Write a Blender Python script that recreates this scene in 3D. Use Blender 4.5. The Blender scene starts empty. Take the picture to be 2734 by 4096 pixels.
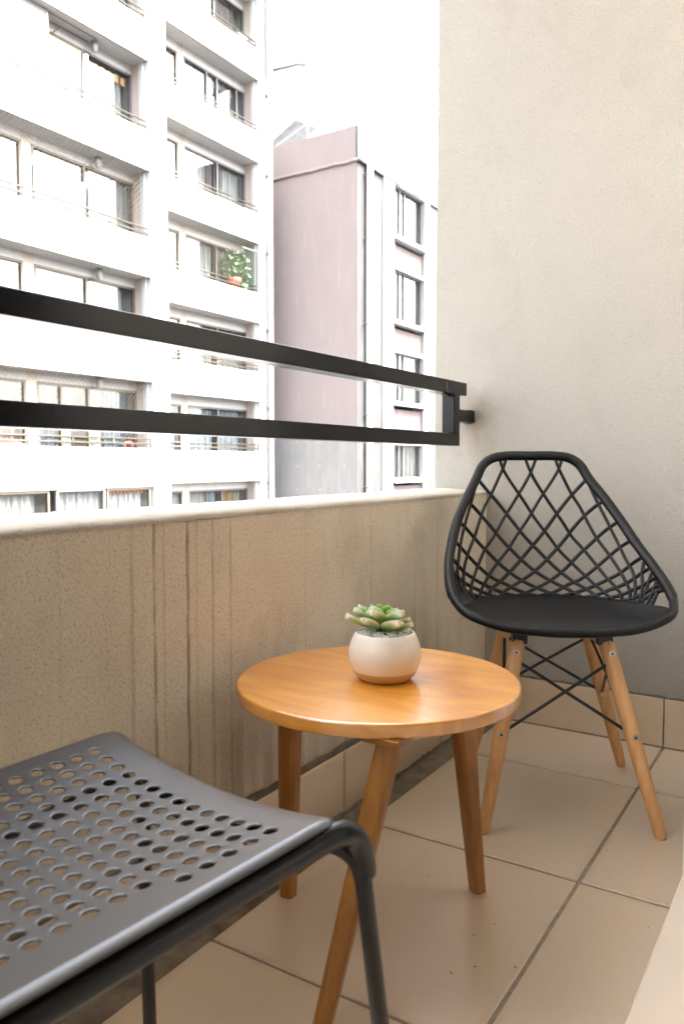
import bpy, math, random
from mathutils import Vector, Matrix, noise as mnoise
R = math.radians
random.seed(7)
scene = bpy.context.scene
col = scene.collection

# ------------------------------------------------------------------ node helpers
def new_mat(name):
    m = bpy.data.materials.new(name); m.use_nodes = True
    nt = m.node_tree
    bsdf = nt.nodes['Principled BSDF']
    return m, nt, bsdf
def lin(c):
    return tuple(((v/12.92) if v <= .04045 else ((v+.055)/1.055)**2.4) for v in c)
def noise(nt, vec, scale, detail=4, rough=.55, dist=0.0):
    n = nt.nodes.new('ShaderNodeTexNoise'); n.inputs['Scale'].default_value = scale
    n.inputs['Detail'].default_value = detail; n.inputs['Roughness'].default_value = rough
    n.inputs['Distortion'].default_value = dist
    nt.links.new(vec, n.inputs['Vector']); return n.outputs['Fac']
def coords(nt, scale=(1,1,1)):
    t = nt.nodes.new('ShaderNodeTexCoord'); mp = nt.nodes.new('ShaderNodeMapping')
    mp.inputs['Scale'].default_value = scale
    nt.links.new(t.outputs['Object'], mp.inputs['Vector']); return mp.outputs['Vector']
def ramp(nt, fac, stops):
    r = nt.nodes.new('ShaderNodeValToRGB')
    while len(r.color_ramp.elements) < len(stops): r.color_ramp.elements.new(.5)
    for e, (p, c) in zip(r.color_ramp.elements, stops):
        e.position = p; e.color = (*c, 1) if len(c) == 3 else c
    nt.links.new(fac, r.inputs['Fac']); return r.outputs['Color']
def mix(nt, fac, a, b, mode='MIX'):
    m = nt.nodes.new('ShaderNodeMix'); m.data_type = 'RGBA'; m.blend_type = mode
    for s, v in ((0, fac), (6, a), (7, b)):
        if hasattr(v, 'is_output'): nt.links.new(v, m.inputs[s])
        elif s == 0: m.inputs[s].default_value = v
        else: m.inputs[s].default_value = (*v, 1)
    return m.outputs[2]
def mth(nt, op, a, b=None, c=None, clamp=False):
    m = nt.nodes.new('ShaderNodeMath'); m.operation = op; m.use_clamp = clamp
    for i, v in enumerate((a, b, c)):
        if v is None: continue
        if hasattr(v, 'is_output'): nt.links.new(v, m.inputs[i])
        else: m.inputs[i].default_value = v
    return m.outputs[0]
def bump(nt, bsdf, h, strength, dist):
    b = nt.nodes.new('ShaderNodeBump'); b.inputs['Strength'].default_value = strength
    b.inputs['Distance'].default_value = dist
    nt.links.new(h, b.inputs['Height']); nt.links.new(b.outputs['Normal'], bsdf.inputs['Normal'])
def smooth(nt, v, a, b):
    m = nt.nodes.new('ShaderNodeMapRange'); m.interpolation_type = 'SMOOTHSTEP'
    nt.links.new(v, m.inputs['Value']); m.inputs['From Min'].default_value = a; m.inputs['From Max'].default_value = b
    return m.outputs['Result']
def simple(name, c, rough=.6, metal=0, var=0.0, vscale=8, spec=.5, bmp=0, bscale=200, coat=0, coatr=.15, cior=1.5):
    m, nt, b = new_mat(name)
    b.inputs['Roughness'].default_value = rough; b.inputs['Metallic'].default_value = metal
    b.inputs['Specular IOR Level'].default_value = spec; b.inputs['Coat Weight'].default_value = coat
    b.inputs['Coat Roughness'].default_value = coatr
    b.inputs['Coat IOR'].default_value = cior
    v = coords(nt)
    n = noise(nt, v, vscale, 5)
    lo = tuple(max(0, x*(1-var)) for x in c); hi = tuple(min(1, x*(1+var)) for x in c)
    nt.links.new(ramp(nt, n, [(.3, lo), (.7, hi)]), b.inputs['Base Color'])
    if bmp:
        bump(nt, b, noise(nt, v, bscale, 3), bmp, .002)
    return m

# ------------------------------------------------------------------ materials
def plaster(name, lo, hi, speck, grain=230, strength=.55, dist=.003, stain=None):
    m, nt, b = new_mat(name)
    b.inputs['Roughness'].default_value = .92; b.inputs['Specular IOR Level'].default_value = .2
    v = coords(nt)
    f = noise(nt, v, grain, 3, .6, .6)
    big = noise(nt, v, 2.2, 5, .6)
    c = mix(nt, big, lo, hi)
    s = ramp(nt, f, [(.30, (1, 1, 1)), (.46, (0, 0, 0))])
    tw = noise(nt, coords(nt, (1, 1, .7)), 7, 6, .7, .4)
    c = mix(nt, mth(nt, 'MULTIPLY', smooth(nt, tw, .5, .75), .22), c, tuple(x*.72 for x in lo))
    if stain:
        vm = nt.nodes.new('ShaderNodeVectorMath'); vm.operation = 'DISTANCE'; vm.inputs[1].default_value = stain
        mp = coords(nt, (1, 1, 1)); nt.links.new(mp, vm.inputs[0])
        dd = mth(nt, 'ADD', vm.outputs['Value'], mth(nt, 'MULTIPLY', mth(nt, 'SUBTRACT', noise(nt, v, 26, 4, .7), .5), .16))
        c = mix(nt, mth(nt, 'MULTIPLY', smooth(nt, dd, .13, .02), .5), c, (.20, .17, .12))
    c = mix(nt, mth(nt, 'MULTIPLY', s, .55), c, speck)
    nt.links.new(c, b.inputs['Base Color'])
    h = mth(nt, 'ADD', f, mth(nt, 'MULTIPLY', noise(nt, v, grain*.33, 2), .7))
    bump(nt, b, h, strength, dist)
    return m
M = {}
M['wall'] = plaster('wall_plaster', (.300, .280, .242), (.338, .317, .277), (.196, .175, .142), stain=(0, .597, .92))
M['cap'] = plaster('cap_plaster', (.42, .38, .32), (.475, .435, .37), (.29, .255, .205), grain=170, strength=.7, dist=.004)

def parapet_mat():
    m, nt, b = new_mat('parapet_concrete')
    b.inputs['Roughness'].default_value = .93; b.inputs['Specular IOR Level'].default_value = .2
    v = coords(nt)
    sep = nt.nodes.new('ShaderNodeSeparateXYZ'); nt.links.new(v, sep.inputs[0])
    x, z = sep.outputs[0], sep.outputs[2]
    big = noise(nt, v, 1.6, 4, .55)
    c = mix(nt, smooth(nt, big, .3, .7), (.53, .465, .365), (.62, .555, .45))
    fine = noise(nt, v, 210, 3, .6, .5)
    c = mix(nt, mth(nt, 'MULTIPLY', smooth(nt, fine, .52, .30), .38), c, (.17, .135, .09))
    c = mix(nt, mth(nt, 'MULTIPLY', smooth(nt, noise(nt, coords(nt, (1, 1, .5)), 5.5, 6, .68), .48, .72), .30), c, (.22, .18, .13))
    # small pits and dark specks
    pits = noise(nt, v, 75, 3, .7)
    dens = noise(nt, v, 3.2, 2)
    pf = mth(nt, 'MULTIPLY', smooth(nt, pits, .40, .30), smooth(nt, dens, .42, .6))
    c = mix(nt, mth(nt, 'MULTIPLY', pf, .25), c, (.09, .07, .05))
    # run-off streaks: each one a narrow vertical mark that wanders a little
    wig = noise(nt, coords(nt, (0, 0, 1)), 9, 3)
    wx = mth(nt, 'ADD', x, mth(nt, 'MULTIPLY', mth(nt, 'SUBTRACT', wig, .5), .014))
    br = noise(nt, coords(nt, (60, 60, 14)), 1.0, 3)
    tot = None
    for i, (x0, w, s) in enumerate([(.856, .0035, .35), (.904, .0032, .75), (.925, .003, .25), (.981, .0034, .9), (1.003, .003, .25),
                     (1.044, .003, .45), (1.092, .003, .38), (1.60, .0022, .35), (1.83, .003, .18), (1.962, .0035, .3), (.72, .003, .12), (1.33, .003, .16)]):
        d = mth(nt, 'ABSOLUTE', mth(nt, 'SUBTRACT', wx, x0))
        k = mth(nt, 'MULTIPLY', smooth(nt, d, w*1.9, w*.3), s*.52)
        tot = k if tot is None else mth(nt, 'MAXIMUM', tot, k)
    tot = mth(nt, 'MULTIPLY', tot, mth(nt, 'ADD', .35, smooth(nt, br, .3, .6)), clamp=True)
    c = mix(nt, tot, c, (.075, .05, .03))
    # broad damp streaking low on the wall behind the table
    st = noise(nt, coords(nt, (24, 24, 1.6)), 1.0, 4, .65)
    zone = mth(nt, 'MULTIPLY', smooth(nt, x, .80, 1.1), smooth(nt, x, 2.5, 1.5))
    low = smooth(nt, mth(nt, 'ADD', z, mth(nt, 'MULTIPLY', mth(nt, 'SUBTRACT', noise(nt, v, 4, 3), .5), .5)), .52, .22)
    f = mth(nt, 'MULTIPLY', mth(nt, 'MULTIPLY', zone, low), smooth(nt, st, .28, .62))
    c = mix(nt, mth(nt, 'MULTIPLY', f, .38), c, (.11, .095, .07))
    # dirt line just under the cap
    top = smooth(nt, mth(nt, 'ADD', z, mth(nt, 'MULTIPLY', noise(nt, v, 40, 2), .02)), .703, .722)
    c = mix(nt, mth(nt, 'MULTIPLY', top, .5), c, (.10, .08, .055))
    nt.links.new(c, b.inputs['Base Color'])
    bump(nt, b, mth(nt, 'ADD', fine, mth(nt, 'MULTIPLY', pits, .8)), .5, .003)
    return m
M['parapet'] = parapet_mat()

def tile_mat():
    m, nt, b = new_mat('beige_tile')
    v = coords(nt)
    n = noise(nt, v, 3.0, 5, .6); n2 = noise(nt, v, 38, 4, .6)
    n = noise(nt, v, 1.7, 2, .5)
    c = mix(nt, smooth(nt, n, .2, .8), (.56, .44, .30), (.62, .50, .36))
    c = mix(nt, mth(nt, 'MULTIPLY', smooth(nt, n2, .35, .8), .10), c, (.40, .29, .19))
    # every tile has its own slight tone
    sx = nt.nodes.new('ShaderNodeSeparateXYZ'); nt.links.new(v, sx.inputs[0])
    cx = nt.nodes.new('ShaderNodeCombineXYZ')
    tx = mth(nt, 'FLOOR', mth(nt, 'DIVIDE', mth(nt, 'SUBTRACT', sx.outputs[0], .4425), .5125)); ty = mth(nt, 'FLOOR', mth(nt, 'DIVIDE', mth(nt, 'SUBTRACT', sx.outputs[1], .398), .5125))
    nt.links.new(tx, cx.inputs[0]); nt.links.new(ty, cx.inputs[1])
    wn = nt.nodes.new('ShaderNodeTexWhiteNoise'); nt.links.new(cx.outputs[0], wn.inputs['Vector'])
    c = mix(nt, mth(nt, 'MULTIPLY', wn.outputs['Value'], .22), c, (.50, .37, .24))
    # grime gathered along the joints
    jx = mth(nt, 'PINGPONG', mth(nt, 'SUBTRACT', sx.outputs[0], .4425), .25625); jy = mth(nt, 'PINGPONG', mth(nt, 'SUBTRACT', sx.outputs[1], .398), .25625)
    jm = mth(nt, 'MINIMUM', jx, jy)
    gr = mth(nt, 'MULTIPLY', smooth(nt, jm, .022, .003), smooth(nt, noise(nt, v, 14, 4, .65), .38, .68))
    c = mix(nt, mth(nt, 'MULTIPLY', gr, .42), c, (.30, .21, .13))
    sp = noise(nt, v, 130, 2)
    c = mix(nt, mth(nt, 'MULTIPLY', smooth(nt, sp, .27, .22), .75), c, (.12, .09, .06))
    nt.links.new(c, b.inputs['Base Color'])
    nt.links.new(ramp(nt, noise(nt, v, 6, 5), [(.3, (.285,)*3), (.7, (.34,)*3)]), b.inputs['Roughness'])
    b.inputs['Specular IOR Level'].default_value = .5
    b.inputs['Coat Weight'].default_value = 1; b.inputs['Coat Roughness'].default_value = .28; b.inputs['Coat IOR'].default_value = 2.1
    bump(nt, b, noise(nt, v, 25, 3), .05, .002)
    return m
M['tile'] = tile_mat()
M['grout'] = simple('grout', (.25, .195, .145), .95, var=.25, vscale=40, bmp=.4)
M['mortar'] = simple('mortar', (.17, .145, .11), .95, var=.35, vscale=22, bmp=.8, bscale=120, spec=.2)
M['sill'] = simple('sill_stone', (.66, .54, .41), .38, var=.05, vscale=5)
M['ceiling'] = simple('ceiling_paint', (.84, .80, .73), .9, var=.05, bmp=.3)
M['inner'] = simple('inner_wall', (.82, .77, .69), .9, var=.04)
M['rail'] = simple('rail_paint', (.0035, .003, .003), .20, spec=.26, var=.25, vscale=14, bmp=.06, bscale=90)
M['plastic'] = simple('black_plastic', (.0022, .0020, .0021), .46, spec=.27, var=.1, bmp=.12, bscale=900)
M['steel_black'] = simple('powder_coated_steel', (.0045, .0045, .0055), .34, var=.12, vscale=10, bmp=.10, bscale=700, spec=.35, coat=1.0, coatr=.42, cior=1.8)
M['steel_tube'] = simple('black_steel_tube', (.003, .003, .0035), .34, var=.12, vscale=10, bmp=.06, bscale=500, spec=.35, coat=.25, coatr=.38, cior=1.6)
M['wire'] = simple('black_wire', (.004, .004, .0045), .4, var=.2)
M['bolt'] = simple('bolt_steel', (.5, .49, .46), .3, metal=1, var=.1)
M['ceramic'] = simple('cream_glaze', (.68, .63, .535), .38, var=.03, vscale=12, coat=.15)
M['tan_band'] = simple('tan_pot_band', (.52, .345, .17), .6, var=.06, vscale=30)
M['pebble'] = simple('pebble', (.88, .82, .72), .7, var=.2, vscale=60)
M['dark_room'] = simple('dim_room_wall', (.22, .20, .18), .9, var=.05)  # dimness of the unlit room put into the wall colour, keeps reflections dark
M['partition'] = simple('partition_render', (.42, .38, .33), .9, var=.05)
M['alu'] = simple('white_aluminium', (.62, .62, .62), .4, var=.03)

def wood(name, dark, light, scale=(3, 26, 26), rough=.36, coat=.25, flecks=.2):
    m, nt, b = new_mat(name)
    v = coords(nt, scale)
    n = noise(nt, v, 1.2, 6, .62, .9); n2 = noise(nt, v, 6, 4, .7)
    c = mix(nt, smooth(nt, n, .3, .7), dark, light)
    c = mix(nt, mth(nt, 'MULTIPLY', smooth(nt, n2, .6, .35), flecks), c, tuple(x*.55 for x in dark))
    nt.links.new(c, b.inputs['Base Color'])
    nt.links.new(ramp(nt, n2, [(.3, (rough,)*3), (.7, (rough+.06,)*3)]), b.inputs['Roughness'])
    b.inputs['Coat Weight'].default_value = coat; b.inputs['Coat Roughness'].default_value = .20; b.inputs['Coat IOR'].default_value = 1.5 if coat < 1 else 2.1
    bump(nt, b, n2, .05, .001)
    return m
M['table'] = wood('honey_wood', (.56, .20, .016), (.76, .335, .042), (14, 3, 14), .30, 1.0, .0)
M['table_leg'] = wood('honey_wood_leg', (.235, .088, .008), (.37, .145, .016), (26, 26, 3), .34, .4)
M['beech'] = wood('beech_dowel', (.52, .27, .10), (.66, .37, .16), (40, 40, 4), .45, .1, .12)

def leaf_mat():
    m, nt, b = new_mat('succulent_leaf')
    u = nt.nodes.new('ShaderNodeAttribute'); u.attribute_name = 'edge'; u.attribute_type = 'GEOMETRY'
    f = mth(nt, 'ADD', u.outputs['Fac'], mth(nt, 'MULTIPLY', mth(nt, 'SUBTRACT', noise(nt, coords(nt), 90, 3), .5), .25))
    c = ramp(nt, f, [(0, (.14, .31, .04)), (.3, (.27, .48, .15)), (.58, (.48, .61, .33)), (.8, (.76, .76, .62)), (1, (.72, .54, .50))])
    nt.links.new(c, b.inputs['Base Color']); b.inputs['Roughness'].default_value = .42
    b.inputs['Subsurface Weight'].default_value = .12; b.inputs['Subsurface Scale'].default_value = .004
    return m
M['leaf'] = leaf_mat()

# exterior
def ext_paint(name, c, var=.05, stain=.18, scol=(.45, .43, .40), bs=30):
    m, nt, b = new_mat(name); b.inputs['Roughness'].default_value = .9
    v = coords(nt); vs = coords(nt, (3.2, 3.2, .45))
    n = noise(nt, v, 1.1, 5, .6); s = noise(nt, vs, 1.3, 5, .7)
    cc = mix(nt, n, tuple(x*(1-var) for x in c), c)
    cc = mix(nt, mth(nt, 'MULTIPLY', smooth(nt, s, .5, .75), stain), cc, scol)
    nt.links.new(cc, b.inputs['Base Color'])
    bump(nt, b, noise(nt, v, bs, 4), .3, .01)
    return m
M['white'] = ext_paint('white_render', (.42, .415, .408), stain=.45, scol=(.27, .26, .245))
M['reveal'] = ext_paint('reveal_paint', (.40, .345, .305), .04, .05)
M['pink'] = ext_paint('pink_render', (.216, .178, .170), .16, .10, (.50, .44, .44))
M['surround'] = ext_paint('surround_paint', (.26, .256, .247), .06, .2)
M['pinkpanel'] = ext_paint('pink_panel', (.085, .064, .060), .06, .1)
M['greyr'] = ext_paint('grey_render', (.041, .0405, .0395), .2, .7, (.10, .098, .095))
def concrete_mat():
    m, nt, b = new_mat('board_marked_concrete'); b.inputs['Roughness'].default_value = .9
    v = coords(nt, (1, 1, .25)); n = noise(nt, v, 3.5, 6, .7)
    sep = nt.nodes.new('ShaderNodeSeparateXYZ'); nt.links.new(coords(nt), sep.inputs[0])
    g = mth(nt, 'PINGPONG', sep.outputs[1], .31)
    c = mix(nt, n, (.13, .125, .118), (.26, .252, .245))
    c = mix(nt, mth(nt, 'MULTIPLY', smooth(nt, g, .03, .0), .35), c, (.3, .27, .25))
    t = nt.nodes.new('ShaderNodeVectorMath'); t.operation = 'SNAP'
    gy = mth(nt, 'SUBTRACT', mth(nt, 'FRACT', mth(nt, 'DIVIDE', sep.outputs[1], .93)), .5)
    gz = mth(nt, 'SUBTRACT', mth(nt, 'FRACT', mth(nt, 'DIVIDE', sep.outputs[2], .78)), .5)
    d = mth(nt, 'SQRT', mth(nt, 'ADD', mth(nt, 'MULTIPLY', gy, gy), mth(nt, 'MULTIPLY', gz, gz)))
    c = mix(nt, mth(nt, 'MULTIPLY', smooth(nt, d, .09, .03), .6), c, (.28, .26, .25))
    nt.links.new(c, b.inputs['Base Color']); bump(nt, b, n, .4, .01); return m
M['concrete'] = concrete_mat()
M['drip'] = simple('drip_edge_dirt', (.13, .11, .085), .9, var=.3, vscale=5)
M['bronze'] = simple('bronze_frame', (.085, .066, .046), .5, var=.15)
M['dark_frame'] = simple('dark_frame', (.085, .08, .082), .5, var=.15)
M['white_frame'] = simple('white_frame', (.26, .255, .245), .5, var=.05)
M['tube'] = simple('balcony_tube', (.040, .032, .021), .45, var=.1)
M['pipe'] = simple('pipe_paint', (.075, .07, .066), .6, var=.08)
M['slim_frame'] = simple('slim_frame', (.085, .083, .08), .5, var=.1)
M['room'] = simple('room_paint', (.5, .49, .47), .9, var=.1, vscale=1)
M['asphalt'] = simple('asphalt', (.05, .05, .05), .9, var=.3, vscale=3)
def cloth(name, c):
    c = tuple(x*.30 for x in c)
    return simple(name, c, .9, var=.12, vscale=6)
CC = dict(white=cloth('curtain_white', (.72, .71, .69)), grey=cloth('curtain_grey', (.50, .49, .48)), cream=cloth('curtain_cream', (.66, .61, .53)),
          blue=cloth('curtain_blue', (.10, .19, .30)), paleblue=cloth('curtain_pale_blue', (.52, .58, .66)), plum=cloth('curtain_plum', (.28, .22, .22)),
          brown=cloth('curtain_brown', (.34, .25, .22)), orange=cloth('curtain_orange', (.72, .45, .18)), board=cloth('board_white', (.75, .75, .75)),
          lace=cloth('curtain_lace', (.6, .58, .55)))
def glass_mat(name, tint, fres=1.45, mixf=0.0):
    m = bpy.data.materials.new(name); m.use_nodes = True; nt = m.node_tree
    nt.nodes.remove(nt.nodes['Principled BSDF'])
    o = nt.nodes['Material Output']; tr = nt.nodes.new('ShaderNodeBsdfTransparent'); gl = nt.nodes.new('ShaderNodeBsdfGlossy')
    tr.inputs[0].default_value = (*tint, 1); gl.inputs['Roughness'].default_value = .03
    lw = nt.nodes.new('ShaderNodeLayerWeight'); lw.inputs[0].default_value = .5
    fr = mth(nt, 'ADD', .05, mth(nt, 'MULTIPLY', mth(nt, 'POWER', lw.outputs['Facing'], 4.0), .6))
    mx = nt.nodes.new('ShaderNodeMixShader')
    nt.links.new(fr, mx.inputs[0]); nt.links.new(tr.outputs[0], mx.inputs[1]); nt.links.new(gl.outputs[0], mx.inputs[2])
    nt.links.new(mx.outputs[0], o.inputs['Surface']); return m
M['glass'] = glass_mat('window_glass', (.86, .88, .88))
M['green_glass'] = glass_mat('green_glass', (.90, .95, .92))
M['green'] = simple('houseplant_green', (.10, .15, .075), .6, var=.5, vscale=30)
M['red'] = simple('red_plastic', (.60, .06, .05), .5, var=.1)
M['terracotta'] = simple('terracotta', (.55, .16, .10), .7, var=.1)
M['yellow'] = simple('yellow_plastic', (.75, .42, .05), .5, var=.1)
M['palegreen'] = simple('pale_green_plastic', (.40, .60, .45), .5, var=.1)
M['corr'] = simple('corrugated_metal', (.22, .223, .23), .5, var=.2)
M['netwire'] = simple('net_cord', (.09, .075, .055), .8)
M['cloth_white'] = simple('laundry', (.75, .72, .70), .9, var=.1)
M['woodtrim'] = simple('orange_wood_trim', (.55, .28, .13), .6, var=.15)

# ------------------------------------------------------------------ mesh helpers
class MB:
    def __init__(s): s.v = []; s.f = []
    def add(s, V, F):
        n = len(s.v); s.v += [tuple(p) for p in V]; s.f += [tuple(i+n for i in f) for f in F]; return s
    def box(s, x0, x1, y0, y1, z0, z1):
        V = [(x, y, z) for x in (x0, x1) for y in (y0, y1) for z in (z0, z1)]
        return s.add(V, [(0,1,3,2),(4,6,7,5),(0,4,5,1),(2,3,7,6),(0,2,6,4),(1,5,7,3)])
    def prism(s, a, b, hw, hh, up=(0,0,1)):
        a, b = Vector(a), Vector(b); d = (b-a).normalized(); u = Vector(up)
        r = d.cross(u).normalized(); u = r.cross(d)
        V = [p + r*hw*i + u*hh*j for p in (a, b) for i, j in ((-1,-1),(1,-1),(1,1),(-1,1))]
        return s.add(V, [(3,2,1,0),(4,5,6,7),(0,1,5,4),(1,2,6,5),(2,3,7,6),(3,0,4,7)])
    def tube(s, path, r, n=10, closed=False, caps=True, flat=1.0, upv=None):
        P = [Vector(p) for p in path]; L = len(P); V = []; F = []
        prev = None
        for i in range(L):
            if closed: d = (P[(i+1) % L] - P[i-1])
            else: d = P[min(i+1, L-1)] - P[max(i-1, 0)]
            d.normalize()
            if prev is None:
                u = Vector(upv) if upv else (Vector((0,0,1)) if abs(d.z) < .9 else Vector((1,0,0)))
            else: u = prev
            u = (u - d*u.dot(d)).normalized(); prev = u
            w = d.cross(u)
            rr = r[i] if isinstance(r, (list, tuple)) else r
            for k in range(n):
                a = 2*math.pi*k/n
                V.append(P[i] + (u*math.cos(a) + w*math.sin(a)*flat)*rr)
        m = L if closed else L-1
        for i in range(m):
            j = (i+1) % L
            for k in range(n):
                F.append((i*n+k, i*n+(k+1) % n, j*n+(k+1) % n, j*n+k))
        if caps and not closed:
            F.append(tuple(range(n))[::-1]); F.append(tuple(range((L-1)*n, L*n)))
        return s.add(V, F)
    def lathe(s, prof, c=(0,0,0), n=48):
        V = []; F = []
        for r, z in prof:
            for k in range(n):
                a = 2*math.pi*k/n; V.append((c[0]+r*math.cos(a), c[1]+r*math.sin(a), c[2]+z))
        for i in range(len(prof)-1):
            for k in range(n):
                F.append((i*n+k, i*n+(k+1) % n, (i+1)*n+(k+1) % n, (i+1)*n+k))
        return s.add(V, F)
    def grid(s, fn, nu, nv, closed_u=False):
        V = [fn(i/nu, j/nv) for i in range(nu+1) for j in range(nv+1)]
        F = [(i*(nv+1)+j, i*(nv+1)+j+1, (i+1)*(nv+1)+j+1, (i+1)*(nv+1)+j) for i in range(nu) for j in range(nv)]
        return s.add(V, F)
    def build(s, name, mat, parent=None, smooth=False, bevel=0, solid=0, sub=0, seg=2, local=False, weld=0):
        me = bpy.data.meshes.new(name)
        V = s.v
        if parent is not None and not local:
            root = parent
            while root.parent: root = root.parent
            inv = (Matrix.Translation(root.location) @ root.rotation_euler.to_matrix().to_4x4()).inverted()
            V = [inv @ Vector(p) for p in V]
        me.from_pydata([tuple(p) for p in V], [], s.f); me.update()
        o = bpy.data.objects.new(name, me); col.objects.link(o)
        if mat: me.materials.append(mat)
        if smooth:
            for p in me.polygons: p.use_smooth = True
        if parent is not None: o.parent = parent
        if weld:
            w = o.modifiers.new('w', 'WELD'); w.merge_threshold = weld
        if solid:
            m = o.modifiers.new('s', 'SOLIDIFY'); m.thickness = solid; m.offset = 0
        if bevel:
            m = o.modifiers.new('b', 'BEVEL'); m.width = bevel; m.segments = seg; m.limit_method = 'ANGLE'; m.angle_limit = R(40)
        if sub:
            m = o.modifiers.new('u', 'SUBSURF'); m.levels = sub; m.render_levels = sub
        return o
def tag(o, label=None, cat=None, group=None, kind=None):
    if label: o['label'] = label
    if cat: o['category'] = cat
    if group: o['group'] = group
    if kind: o['kind'] = kind
    return o
def thing(name, label, cat, loc=(0,0,0), rz=0, group=None):
    o = bpy.data.objects.new(name, None); col.objects.link(o)
    o.location = loc; o.rotation_euler = (0, 0, rz)
    return tag(o, label, cat, group)
def box(name, mat, b, parent=None, bevel=0):
    return MB().box(*b).build(name, mat, parent, bevel=bevel)
def catmull(P, n=8, closed=False):
    P = [Vector(p) for p in P]; out = []; L = len(P)
    rng = range(L) if closed else range(L-1)
    for i in rng:
        if closed: a, b, c, d = P[i-1], P[i], P[(i+1) % L], P[(i+2) % L]
        else: a, b, c, d = P[max(i-1,0)], P[i], P[i+1], P[min(i+2,L-1)]
        for k in range(n):
            t = k/n
            out.append(.5*((2*b) + (c-a)*t + (2*a-5*b+4*c-d)*t*t + (3*b-a-3*c+d)*t**3))
    if not closed: out.append(P[-1])
    return out
def copy_tree(o, parent=None):
    c = o.copy(); col.objects.link(c); c.parent = parent
    for ch in o.children: copy_tree(ch, c)
    return c

XW = 2.312      # plaster wall at the end of the balcony
YP = .935       # inner face of the parapet
YO = 1.112      # outer face
G = .5125       # tile module

# ------------------------------------------------------------------ floor
f = MB()
gx = [-2.6, -2.12, -1.6075, -1.095, -.5825, -.07, .4425, .955, 1.4675, 1.98, XW]
gy = [-.1145, .398, .865]
for i in range(len(gx)-1):
    for j in range(len(gy)-1):
        y0 = gy[j] + .0035 if j else .20; y1 = gy[j+1] - (.0035 if j == 0 else 0)
        f.box(gx[i]+.0035, gx[i+1]-.0035, y0, y1, -.012, random.uniform(-.0004, .0004))
tag(f.build('floor', M['tile'], bevel=.0015), kind='structure')
tag(box('floor_grout', M['grout'], (-2.6, XW, .1, .866, -.06, -.0025)), kind='structure')
def gut(u, v):
    x = -2.6 + u*(XW+2.6); y = .862 + v*(.93-.862)
    n = mnoise.noise(Vector((x*30, y*30, 0)))
    y += (.006*mnoise.noise(Vector((x*22, 3, 0))) if v == 0 else 0)
    return (x, y, -.004 + .004*n + .007*v + (0 if v > 0 else -.001))
tag(MB().grid(gut, 500, 5).build('mortar_strip', M['mortar'], smooth=True), kind='structure')

gt = MB(); rq = random.Random(12)
for i in range(22):
    x_, y_ = rq.uniform(.5, 2.25), rq.uniform(.24, .86); r_ = rq.uniform(.0006, .0017)
    gt.tube([(x_, y_, .0008), (x_+r_*rq.uniform(.5, 2), y_+r_*rq.uniform(-1, 1), .0008+r_)], [r_, r_*.6], 5)
tag(gt.build('floor_grit', M['grout']), kind='stuff')
# ------------------------------------------------------------------ parapet
pw = thing('parapet_wall', 'stained concrete balcony parapet with pale plastered cap below the black railing', 'wall', (0, YP, 0))
MB().box(-2.6, XW, YP, YO-.002, -.6, .700).build('wall', M['parapet'], pw)
def capf(u, v):
    x = -2.6 + u*(XW+2.6)
    prof = [(YP-.001, .700), (YP-.0015, .706), (YP+.0015, .709), (YP+.008, .7108), (YP+.05, .7135), (YP+.12, .717), (YO-.02, .7185), (YO-.002, .714), (YO+.004, .703), (YO+.004, .66)]
    i = min(int(v*9), 8); t = v*9-i
    y, z = (prof[i][k]*(1-t)+prof[i+1][k]*t for k in (0, 1))
    n = mnoise.noise(Vector((x*55, y*70, 1))); n2 = mnoise.noise(Vector((x*7, y*4, 5)))
    z += .0011*n + .0022*n2; y += .0009*mnoise.noise(Vector((x*60, z*30, 9)))
    return (x, y, z)
MB().grid(capf, 900, 18).build('cap', M['cap'], pw, smooth=True)
sk = MB(); 
for i in range(len(gx)-1): sk.box(gx[i]+.002, gx[i+1]-.002, YP-.009, YP+.001, .004, .147)
sk.build('skirting', M['tile'], pw, bevel=.0015)
def mjoint(u, v):
    x = -2.6 + u*(XW+2.6-.012)
    zz = .145 + v*(.019 + .006*mnoise.noise(Vector((x*18, 0, v*3))) + .003*mnoise.noise(Vector((x*70, 1, 0))))
    return (x, YP-.003-.001*math.sin(v*3.1), zz)
MB().grid(mjoint, 600, 3).build('mortar_joint', M['mortar'], pw)
# skirting's ragged mortar along the bottom
def mj2(u, v):
    x = -2.6 + u*(XW+2.6-.012)
    zz = .0 + v*(.012 + .010*mnoise.noise(Vector((x*11, 4, 0))) + .004*mnoise.noise(Vector((x*60, 4, 0))))
    return (x, YP-.0135 + v*.003, zz)
MB().grid(mj2, 600, 2).build('mortar_bead', M['mortar'], pw)

# ------------------------------------------------------------------ end wall
ew = thing('plaster_wall', 'tall rough beige plaster wall closing the balcony behind the lattice chair', 'wall', (XW, .4, 0))
def wallf(u, v):
    y = -.5 + u*(YO+.5); z = -.6 + v*3.55
    x = XW
    if u > .985: y += .0018*mnoise.noise(Vector((1, z*60, 2))) + .003*mnoise.noise(Vector((1, z*7, 2)))
    return (x, y, z)
w = MB().grid(wallf, 110, 1000)
w.box(XW+.0005, XW+.22, -.5, YO-.003, -.6, 2.95)
w.build('wall', M['wall'], ew)
sk = MB()
for a, b in ((.40, .862+.068), (-.1125, .396), (-.5, -.1165)): sk.box(XW-.009, XW+.001, a, b, .001, .138)
sk.build('skirting', M['tile'], ew, bevel=.0015)
def mj3(u, v):
    y = -.5 + u*(YP+.49); zz = .136 + v*(.009 + .004*mnoise.noise(Vector((y*30, 0, v*3))))
    return (XW-.003, y, zz)
MB().grid(mj3, 300, 2).build('mortar_joint', M['mortar'], ew)
box('floor_joint', M['grout'], (XW-.0125, XW-.009, -.5, .93, -.001, .004), ew)

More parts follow.
